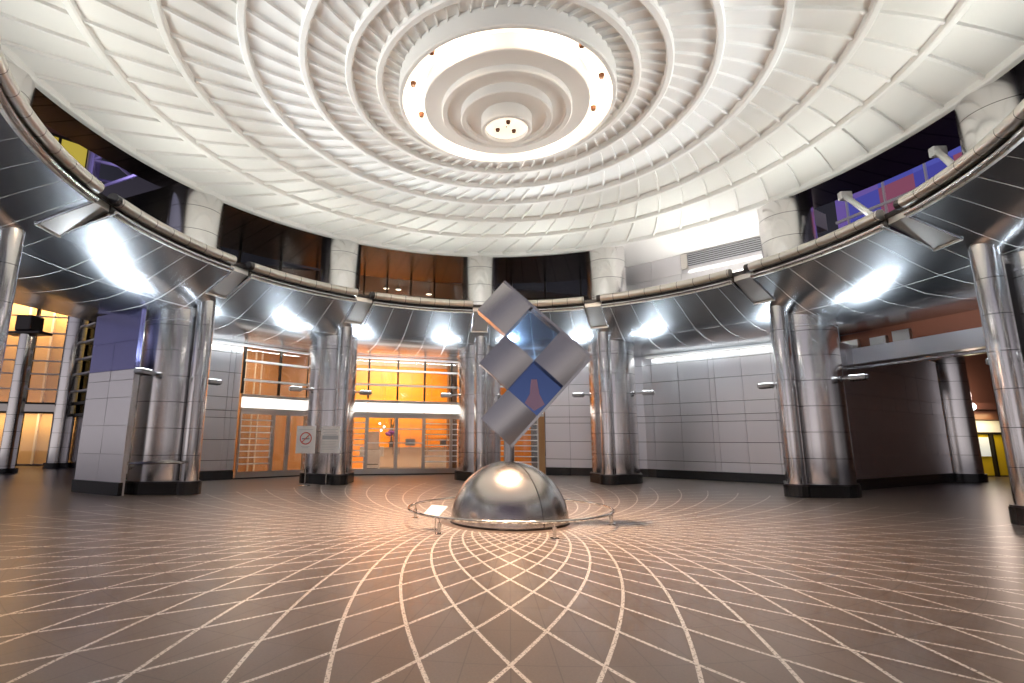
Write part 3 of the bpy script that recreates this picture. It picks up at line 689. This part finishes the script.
lamp('passage_lamp', 'POINT', 120, (1.0, 0.78, 0.66), (sx0+0.7, sy0-0.6, 3.6), size=0.2)
shp = thing('shop_front', 'small yellow lit shop front at the end of the dark passage', 'shop front', (sx0, sy0, 0), sh_rot)
w = MB(); w.box(-0.1, 2.6, 0.25, 0.42, 1.95, 2.5); w.build('fascia', 'cream', shp)
w = MB(); w.box(-0.1, 2.6, 0.3, 0.43, 0.05, 1.9); w.build('panel', 'yellow', shp)
w = MB(); w.box(0.95, 1.75, 0.22, 0.30, 0.9, 1.75); w.build('display', 'poster', shp)
w = MB(); w.box(0.55, 0.8, 0.05, 0.3, 0, 3.0); w.box(1.85, 1.95, 0.15, 0.3, 0, 1.9); w.box(-0.1, 2.6, 0.2, 0.3, 1.88, 1.98); w.build('frame', 'mull', shp)
w = MB(); w.box(0.30, 0.50, 0.18, 0.22, 1.15, 1.40); w.build('red_notice', 'redglow', shp)
gl_ = thing('globe_lamp', 'round glowing white lamp on the dark passage wall', 'wall lamp', (sx0+0.62, sy0-0.1, 3.10))
w = MB(); w.sphere((0, -0.05, 0), 0.17); w.build('globe', 'coolglow', gl_, True)
w = MB(); w.cyl((0, 0.1, 0), (0, 0.4, 0), 0.07, seg=14); w.build('mount', 'mull', gl_, True)
lamp('shop_lamp', 'AREA', 22, (1.0, 0.85, 0.45), (sx0+1.4, sy0-0.2, 2.4), (sx0+1.2, sy0+1.2, 0.8), 1.2, parent=None)

# left passage: far facade, pipes, post
MAT['facglow'] = glow('lit_office_interior', (1.0, 0.50, 0.16), 0.55)
MAT['lilac'] = plain('lilac_blind', (0.5, 0.45, 0.7), 0.5)
MAT['tanwood'] = plain('tan_timber_lining', (0.62, 0.38, 0.15), 0.5)
MAT['olive'] = plain('olive_blind', (0.42, 0.38, 0.18), 0.6)
fa = R_(18); fL = 10.0
fp = Vector((-23.4, 16.2, 0))-Vector((math.cos(fa), math.sin(fa), 0))*fL
def fpt(x, y, z): return fp+Matrix.Rotation(fa, 3, 'Z') @ Vector((x, y, z))
# local x runs along the facade to the right in the photo, +y points into the building
w = MB(); w.box(-4, fL+1, 1.6, 1.7, 0.1, 9.5); struct(place(w.build('wall_far_left', 'tanwood'), fp, fa))
w = MB(); w.box(-4, fL+1, 0.05, 1.7, 2.85, 3.2); w.box(-4, fL+1, 0.05, 1.7, 9.2, 9.5); struct(place(w.build('ceiling_far_left', 'beige'), fp, fa))
w = MB()
for k in range(12): w.box(-3.6+1.17*k, -3.5+1.17*k, 1.45, 1.6, 0.1, 9.2)
struct(place(w.build('trim_21', 'beige'), fp, fa))
w = MB(); w.box(-4, fL, 0.0, 0.015, 0.1, 9.5); fg = struct(place(w.build('window_7', 'glass'), fp, fa))
for k in range(7):
    w = MB(); w.box(-4.0+2.02*k-0.06, -4.0+2.02*k+0.06, -0.10, 0.08, 0.05, 9.5); w.build('mullion', 'mull', fg)
for z in (4.0, 4.8, 5.5, 6.25, 7.0, 7.9):
    w = MB(); w.box(-4, fL, -0.10, 0.0, z-0.035, z+0.035); w.build('glazing_bar', 'bar', fg)
w = MB(); w.box(-4, fL, -0.14, 0.05, 2.82, 3.24); w.build('lintel', 'frame', fg)
for z in (3.26, 2.78):
    w = MB(); w.box(-4, fL, -0.2, 0.06, z-0.05, z+0.05); w.build('lintel_trim', 'mull', fg)
lamp('facade_lamp', 'AREA', 900, (1.0, 0.72, 0.40), fpt(5.0, 0.8, 9.1), fpt(5.0, 1.5, 3), 9.0, shape='RECTANGLE', size_y=0.6)
lamp('facade_lamp', 'AREA', 260, (1.0, 0.75, 0.40), fpt(5.0, 0.8, 2.8), fpt(5.0, 1.4, 0), 9.0, shape='RECTANGLE', size_y=0.5)
# the facade turns the corner beside the pipe column: steel below, blinds behind glass above
cq = Vector((-22.9, 16.3, 0)); ca = math.atan2(12.6-16.3, -17.2+22.9); cL = 6.8
w = MB()
for k in range(6):
    for z0, z1 in ((0.3, 1.1), (1.1, 1.9), (1.9, 2.6)): w.box(1.13*k+.01, 1.13*(k+1)-.01, -0.03, 0.04, z0+.01, z1-.01)
w.box(0, cL, 0.04, 0.2, 0, 2.6); struct(place(w.build('wall_far_corner', 'wall'), cq, ca))
w = MB(); w.box(0, cL, 0.0, 0.015, 2.6, 9.3); cg = struct(place(w.build('window_8', 'glass'), cq, ca))
w = MB(); w.box(0, cL, 0.5, 0.6, 2.6, 9.3); struct(place(w.build('wall_far_blinds', 'olive'), cq, ca))
for x in (0.1, 1.6, 3.1, 4.6, 6.1):
    w = MB(); w.box(x-0.05, x+0.05, -0.1, 0.05, 2.6, 9.3); w.build('mullion', 'mull', cg)
for z in (3.9, 4.8, 5.6, 6.5, 7.4):
    w = MB(); w.box(0, cL, -0.25, 0.0, z-0.05, z+0.05); w.build('glazing_bar', 'bar', cg)
for z in (2.65, 3.25):
    w = MB(); w.box(0, cL, -0.3, 0.0, z-0.07, z+0.07); w.build('ledge', 'mull', cg)
cp = thing('corner_pipe', 'dark round steel pipe column at the right end of the far glazed facade', 'column', (-23.0, 15.75, 0))
w = MB(); w.cyl((0, 0, 0.25), (0, 0, 9.0), 0.46, seg=40); w.build('shaft', 'shaft', cp, True)
w = MB(); w.cyl((0, 0, 0), (0, 0, 0.25), 0.56, seg=40); w.build('plinth', 'black', cp, True)
pp_ = thing('post_lamp', 'round steel post topped by a plate and box before the far glazed facade', 'post', (-21.4, 11.4, 0))
w = MB(); w.cyl((0, 0, 0.2), (0, 0, 6.0), 0.29, seg=32); w.build('shaft', 'shaft', pp_, True)
w = MB(); w.cyl((0, 0, 0), (0, 0, 0.2), 0.42, seg=32); w.build('plinth', 'black', pp_, True)
w = MB(); w.box(-0.95, 0.85, -0.35, 0.35, 6.0, 6.12, 0.02); w.build('cap_plate', 'dark', pp_)
w = MB(); w.box(-0.38, 0.38, -0.35, 0.35, 6.12, 6.85, 0.08); w.build('cap_box', 'dark', pp_)

# ------------------------------------------------------------------ sculpture
dm = thing('dome', 'brushed steel half sphere dome carrying the cube sculpture', 'dome', (0, 0.02, 0))
prof = [(1.075*math.cos(R_(a)), 1.075*math.sin(R_(a))) for a in range(0, 88, 3)]+[(0.005, 1.075)]
w = MB(); w.lathe(prof, seg=96); w.build('shell', 'dome', dm, True, ang=80)
w = MB(); w.tube([(1.078*math.cos(R_(t))*math.cos(R_(-58)), 1.078*math.cos(R_(t))*math.sin(R_(-58)), 1.078*math.sin(R_(t))) for t in range(0, 86, 4)], 0.006, 6); w.build('seam', 'dark', dm)
w = MB(); w.lathe([(1.05, 0.0), (1.085, 0.0), (1.085, 0.03), (1.06, 0.045)], seg=96); w.build('base_ring', 'dark', dm, True)
sc_ = thing('cube_sculpture', 'leaning sculpture of steel cubes and blue mirrored squares balanced on the dome', 'sculpture', (0, 0.02, 1.05))
w = MB(); w.cyl((0, 0, 0.0), (0.0, 0, 0.42), 0.10, seg=28); w.build('neck', 'cube', sc_, True)
# lattice in the picture-facing plane: origin = top corner, e1 to the right-down, e2 to the left-down
O3 = Vector((-0.093, 0, 4.493-1.05)); e1 = Vector((0.541, 0, -0.497)); e2 = Vector((-0.504, 0, -0.549)); dep = 0.36
def cell(i, j, name, mt, y0, y1, grow=0.0, bulge=0.0):
    m = MB(); c = O3+e1*i+e2*j; P = [c, c+e1, c+e1+e2, c+e2]; ctr = sum(P, Vector())/4
    P = [ctr+(p-ctr)*(1-grow) for p in P]; a_, b_ = P[1]-P[0], P[3]-P[0]; N = 12 if bulge else 1
    G = [[m.bm.verts.new(P[0]+a_*u/N+b_*v/N+Vector((0, y0-bulge*math.sin(PI*u/N), 0))) for u in range(N+1)] for v in range(N+1)]
    B = [m.bm.verts.new(p+Vector((0, y1, 0))) for p in P]
    for v in range(N):
        for u in range(N): m.bm.faces.new((G[v][u], G[v][u+1], G[v+1][u+1], G[v+1][u]))
    m.bm.faces.new(B[::-1])
    top = [G[0][u] for u in range(N+1)]; right = [G[v][N] for v in range(N+1)]; bot = [G[N][u] for u in range(N, -1, -1)]; left = [G[v][0] for v in range(N, -1, -1)]
    for E_, k in ((top, 0), (right, 1), (bot, 2), (left, 3)): m.bm.faces.new(E_+[B[(k+1) % 4], B[k]])
    return m.build(name, mt, sc_, True, ang=40)
for (i, j) in ((0, 0), (1, 1), (2, 2), (2, 0)): cell(i, j, 'steel_cube', 'cube', -dep/2, dep/2, 0.006, 0.035)
MAT['blueglass'] = glass('pale_blue_glass', (0.62, 0.76, 0.95), 0.15)
MAT['pink'] = plain('pink_painted_reflection', (0.42, 0.27, 0.36), 0.25, 0.7)  # colour of a reflection, painted rather than mirrored
cell(1, 0, 'glass_pane', 'blueglass', 0.05, 0.06, 0.0)
mp_ = cell(2, 1, 'mirror_panel', 'mirror', 0.02, 0.10, 0.0)
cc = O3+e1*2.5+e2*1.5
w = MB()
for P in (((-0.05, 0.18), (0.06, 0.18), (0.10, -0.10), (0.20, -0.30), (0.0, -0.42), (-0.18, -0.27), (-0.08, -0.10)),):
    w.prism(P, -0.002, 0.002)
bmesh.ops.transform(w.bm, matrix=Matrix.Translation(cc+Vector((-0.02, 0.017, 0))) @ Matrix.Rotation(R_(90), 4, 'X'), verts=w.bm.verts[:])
w.build('pink_reflection', 'pink', mp_)  # flat cutout standing in for a soft reflection in the mirror panel
# rim strips along the two long outer edges
m = MB()
n1 = Vector((e1.z, 0, -e1.x)).normalized(); n1 = n1 if n1.z > 0 else -n1
n2 = Vector((e2.z, 0, -e2.x)).normalized(); n2 = n2 if n2.z < 0 else -n2
for c0, d, L, nn in ((O3, e1, 3, n1), (O3+e1*3, e2, 3, n2)):
    P = [c0, c0+d*L, c0+d*L+nn*0.05, c0+nn*0.05]
    f = [m.bm.verts.new(p+Vector((0, -dep/2-0.01, 0))) for p in P]; b_ = [m.bm.verts.new(p+Vector((0, dep/2+0.02, 0))) for p in P]
    m.bm.faces.new(f); m.bm.faces.new(b_[::-1])
    for k in range(4): m.bm.faces.new((f[k], f[(k+1) % 4], b_[(k+1) % 4], b_[k]))
m.build('edge_strip', 'cube', sc_)

# ------------------------------------------------------------------ low hoop rail round the dome
rl = thing('hoop_rail', 'low thin steel hoop rail circling the dome on short posts', 'railing', (0, 0, 0))
w = MB(); w.tube([pol(1.84, 3.75*k, 0.25) for k in range(96)], 0.022, 10, closed=True); w.build('hoop', 'chrome', rl, True)
for k in range(6):
    p = pol(1.80, -8+60*k); w = MB(); w.cyl(p, p+Vector((0, 0, 0.17)), 0.032, seg=16); w.cyl(p, p+Vector((0, 0, 0.012)), 0.07, seg=18); w.cyl(p+Vector((0, 0, 0.17)), p+Vector((0, 0, 0.24)), 0.012, seg=10)
    w.build('post', 'chrome', rl, True)
pq = thing('plaque', 'small white plaque leaning on the hoop rail at the left front of the dome', 'plaque', pol(1.60, -140, 0.0), R_(-32))
w = MB(); w.box(-0.17, 0.17, -0.13, 0.13, -0.008, 0.008, 0.003, M=Matrix.Translation((0, 0, 0.30)) @ Matrix.Rotation(R_(30), 4, 'X')); w.build('board', 'sign', pq)
w = MB(); w.cyl((0, 0, 0), (0, 0, 0.3), 0.012, seg=10); w.cyl((0, 0, 0), (0, 0, 0.01), 0.05, seg=14); w.build('stem', 'chrome', pq, True)

# ------------------------------------------------------------------ sign stands
def sign_stand(label, p, rz, shift):
    s = thing('sign_stand', label, 'sign', (p[0], p[1], 0), rz, 'sign stands by the column')
    w = MB(); w.cyl((0, 0, 0), (0, 0, 0.02), 0.19, seg=32); w.lathe([(0.19, 0.02), (0.12, 0.03), (0.03, 0.05)], seg=32); w.build('base', 'chrome', s, True)
    w = MB(); w.cyl((0, 0.02, 0.02), (0, 0.02, 1.3), 0.022, seg=14); w.build('pole', 'chrome', s, True)
    w = MB(); w.box(shift-0.32, shift+0.32, -0.015, 0.005, 1.02, 1.90, 0.004); w.build('board', 'sign', s)
    return s
s1 = sign_stand('white no smoking sign on a pole stand, left of the two stands', (-6.55, 6.86), R_(0), -0.04)
y = -0.0155
w = MB(); cx_, cz_ = -0.04, 1.50
for k in range(48):
    a, b_ = 2*PI*k/48, 2*PI*(k+1)/48
    q = [w.bm.verts.new((cx_+r*math.cos(t), y-0.002, cz_+r*math.sin(t))) for r, t in ((0.20, a), (0.20, b_), (0.165, b_), (0.165, a))]; w.bm.faces.new(q)
w.build('red_ring', 'red', s1)
w = MB(); w.box(-0.175, 0.175, y-0.004, y-0.002, -0.016, 0.016, M=Matrix.Translation((cx_, 0, cz_)) @ Matrix.Rotation(R_(-45), 4, 'Y')); w.build('red_bar', 'red', s1)
w = MB(); w.box(cx_-0.12, cx_+0.08, y-0.003, y-0.001, cz_-0.03, cz_); w.box(cx_+0.09, cx_+0.12, y-0.003, y-0.001, cz_-0.03, cz_)
w.tube([(cx_+0.1, y-0.002, cz_+0.01), (cx_+0.07, y-0.002, cz_+0.05), (cx_+0.1, y-0.002, cz_+0.08), (cx_+0.06, y-0.002, cz_+0.11)], 0.006, 5); w.build('cigarette', 'ink', s1)
w = MB()
for zc, hw in ((1.235, 0.15), (1.20, 0.10), (1.78, 0.24)): w.box(cx_-hw, cx_+hw, y-0.002, y, zc-0.006, zc+0.006)
w.build('small_print', 'grey', s1)
s2 = sign_stand('white printed notice on a pole stand, right of the two stands', (-6.02, 7.33), R_(0), 0.08)
w = MB(); w.box(0.08-0.27, 0.08+0.27, y-0.002, y, 1.47, 1.60); w.build('blue_band', 'grey', s2)
w = MB()
for k, hw in enumerate((0.26, 0.18, 0.25, 0.22)): w.box(0.08-hw, 0.08+hw, y-0.002, y, 1.80-0.055*k-0.007, 1.80-0.055*k+0.007)
for k in range(6): w.box(0.08-0.26, 0.08+0.26-0.05*(k % 3), y-0.002, y, 1.40-0.05*k-0.005, 1.40-0.05*k+0.005)
w.build('text_lines', 'grey', s2)

# ------------------------------------------------------------------ beyond the gallery: neighbouring tower, truss, lit window
def tower_mat():
    m, n, l, b = mat('night_tower_glass')
    tc = n.new('ShaderNodeTexCoord'); sx = n.new('ShaderNodeSeparateXYZ'); l.new(tc.outputs['Object'], sx.inputs[0])
    cb = n.new('ShaderNodeCombineXYZ'); l.new(M1(n, l, 'FLOOR', M1(n, l, 'DIVIDE', sx.outputs['X'], 2.6)), cb.inputs[0]); l.new(M1(n, l, 'FLOOR', M1(n, l, 'DIVIDE', sx.outputs['Z'], 2.4)), cb.inputs[1])
    wv = n.new('ShaderNodeTexWhiteNoise'); l.new(cb.outputs[0], wv.inputs['Vector'])
    cr = n.new('ShaderNodeValToRGB'); l.new(wv.outputs['Value'], cr.inputs[0])
    cr.color_ramp.elements[0].color = (0.05, 0.05, 0.30, 1); cr.color_ramp.elements[1].color = (0.55, 0.10, 0.03, 1); cr.color_ramp.elements[1].position = 1.0
    for ps, c in ((0.45, (0.08, 0.09, 0.42, 1)), (0.75, (0.16, 0.08, 0.28, 1)), (0.9, (0.22, 0.06, 0.10, 1))):
        q = cr.color_ramp.elements.new(ps); q.color = c
    l.new(cr.outputs[0], b.inputs['Emission Color']); b.inputs['Emission Strength'].default_value = 0.9
    b.inputs['Base Color'].default_value = (0.03, 0.03, 0.08, 1); b.inputs['Roughness'].default_value = 0.1
    return m
MAT['tower'] = tower_mat()
tw = thing('glass_tower', 'blue and purple lit glass tower seen above the right canopy', 'building', (33.5, 21.5, 0), R_(21-90))
w = MB(); w.box(-14, 12, 0, 3, 0, 34); w.build('glazing', 'tower', tw)
for z in range(5, 33, 3):
    w = MB(); w.box(-14, 12, -0.25, 0.0, z, z+0.22); w.build('mullion', 'bar', tw)
for x in range(-13, 12, 3):
    w = MB(); w.box(x, x+0.10, -0.2, 0.0, 0, 34); w.build('mullion', 'bar', tw)
for p, q, lb in (((8.25, 1.45, 6.222), (9.52, 4.44, 8.30), 'white angled strut rising behind the right canopy edge, left of the pair'), ((8.45, -0.5, 6.222), (10.27, 2.17, 8.29), 'white angled strut rising beside the upper right column, right of the pair')):
    st = thing('roof_strut', lb, 'strut', p, 0, 'white roof struts')
    d = Vector(q)-Vector(p)
    w = MB(); w.cyl((0, 0, 0), d, 0.07, 0.07, seg=14); w.build('arm', 'bar', st, True)
    w = MB(); w.box(-0.16, 0.16, -0.09, 0.09, -0.12, 0.12, 0.03, M=Matrix.Translation(d)); w.build('end_clevis', 'bar', st)
    w = MB(); w.cyl((0, 0, 0), (0, 0, 0.03), 0.16, seg=16); w.build('foot_plate', 'lampbody', st)
MAT['truss'] = plain('violet_lit_steel', (0.35, 0.30, 0.55), 0.4, 0.3)
tr = thing('lattice_mast', 'violet lit steel lattice mast standing behind the upper left canopy', 'mast', (-26.6, 21.4, 0), R_(35))
w = MB()
for xx in (-1.5, 1.5):
    for yy in (-1.5, 1.5): w.cyl((xx, yy, 0), (xx, yy, 24.0), 0.19, seg=10)
w.build('legs', 'truss', tr, True)
w = MB()
for k in range(10):
    z = 0.9+2.3*k
    for (x0, y0), (x1, y1) in (((-1.5, -1.5), (1.5, -1.5)), ((1.5, -1.5), (1.5, 1.5)), ((1.5, 1.5), (-1.5, 1.5)), ((-1.5, 1.5), (-1.5, -1.5))):
        w.cyl((x0, y0, z), (x1, y1, z), 0.11, seg=8); w.cyl((x0, y0, z), (x1, y1, z+2.3), 0.11, seg=8)
w.build('lattice', 'truss', tr, True)
lamp('mast_lamp', 'POINT', 160, (0.7, 0.65, 1.0), (-24.2, 19.6, 19), size=0.3)
MAT['ywin'] = plain('yellow_lit_window', (0.05, 0.04, 0.01), 0.4, 0, (0.75, 0.58, 0.08), 0.6)
yb = thing('yellow_window', 'yellow lit window far behind the upper left canopy', 'window', (-28.6, 17.6, 0), R_(50))
w = MB(); w.box(-5, 2.3, 0.15, 1.0, 0, 22.0); w.build('wall', 'brown', yb)
w = MB(); w.box(-4, 2.2, 0, 0.1, 15.0, 20.2); w.build('pane', 'ywin', yb)
w = MB()
for x in (-4, -2.4, -0.9, 0.7, 2.2): w.box(x-0.08, x+0.08, -0.08, 0.1, 15.0, 20.2)
for z in (15.0, 16.8, 18.5, 20.2): w.box(-4, 2.2, -0.08, 0.1, z-0.08, z+0.08)
w.build('frame', 'mull', yb)

# linear lamps at the head of the walls
for m, lb, u0_, u1_ in ((51, 'thin linear lamp along the head of the wide panelled wall', -3.4, 2.9), (81, 'thin linear lamp at the wall head behind the sculpture', -3.3, 3.3), (111, 'thin linear lamp above the orange lit lobby front', -2.9, 2.9), (141, 'thin linear lamp above the timber coloured doors', -2.9, 3.4)):
    p, rz = bayM(m); t = thing('linear_lamp', lb, 'lamp', p+Vector((0, 0, 5.0)), rz, 'linear lamps at the wall heads')
    w = MB(); w.box(u0_, u1_, -0.36, -0.26, -0.03, 0.05, 0.008); w.build('channel', 'bar', t)
    w = MB(); w.box(u0_+.05, u1_-.05, -0.34, -0.28, -0.036, -0.03); w.build('diffuser', 'strip', t)
    lamp('linear_tube', 'AREA', 42, (0.92, 1.0, 0.98), ((u0_+u1_)/2, -0.31, -0.05), ((u0_+u1_)/2, 0.0, -1.2), u1_-u0_-0.2, t, shape='RECTANGLE', size_y=0.06)
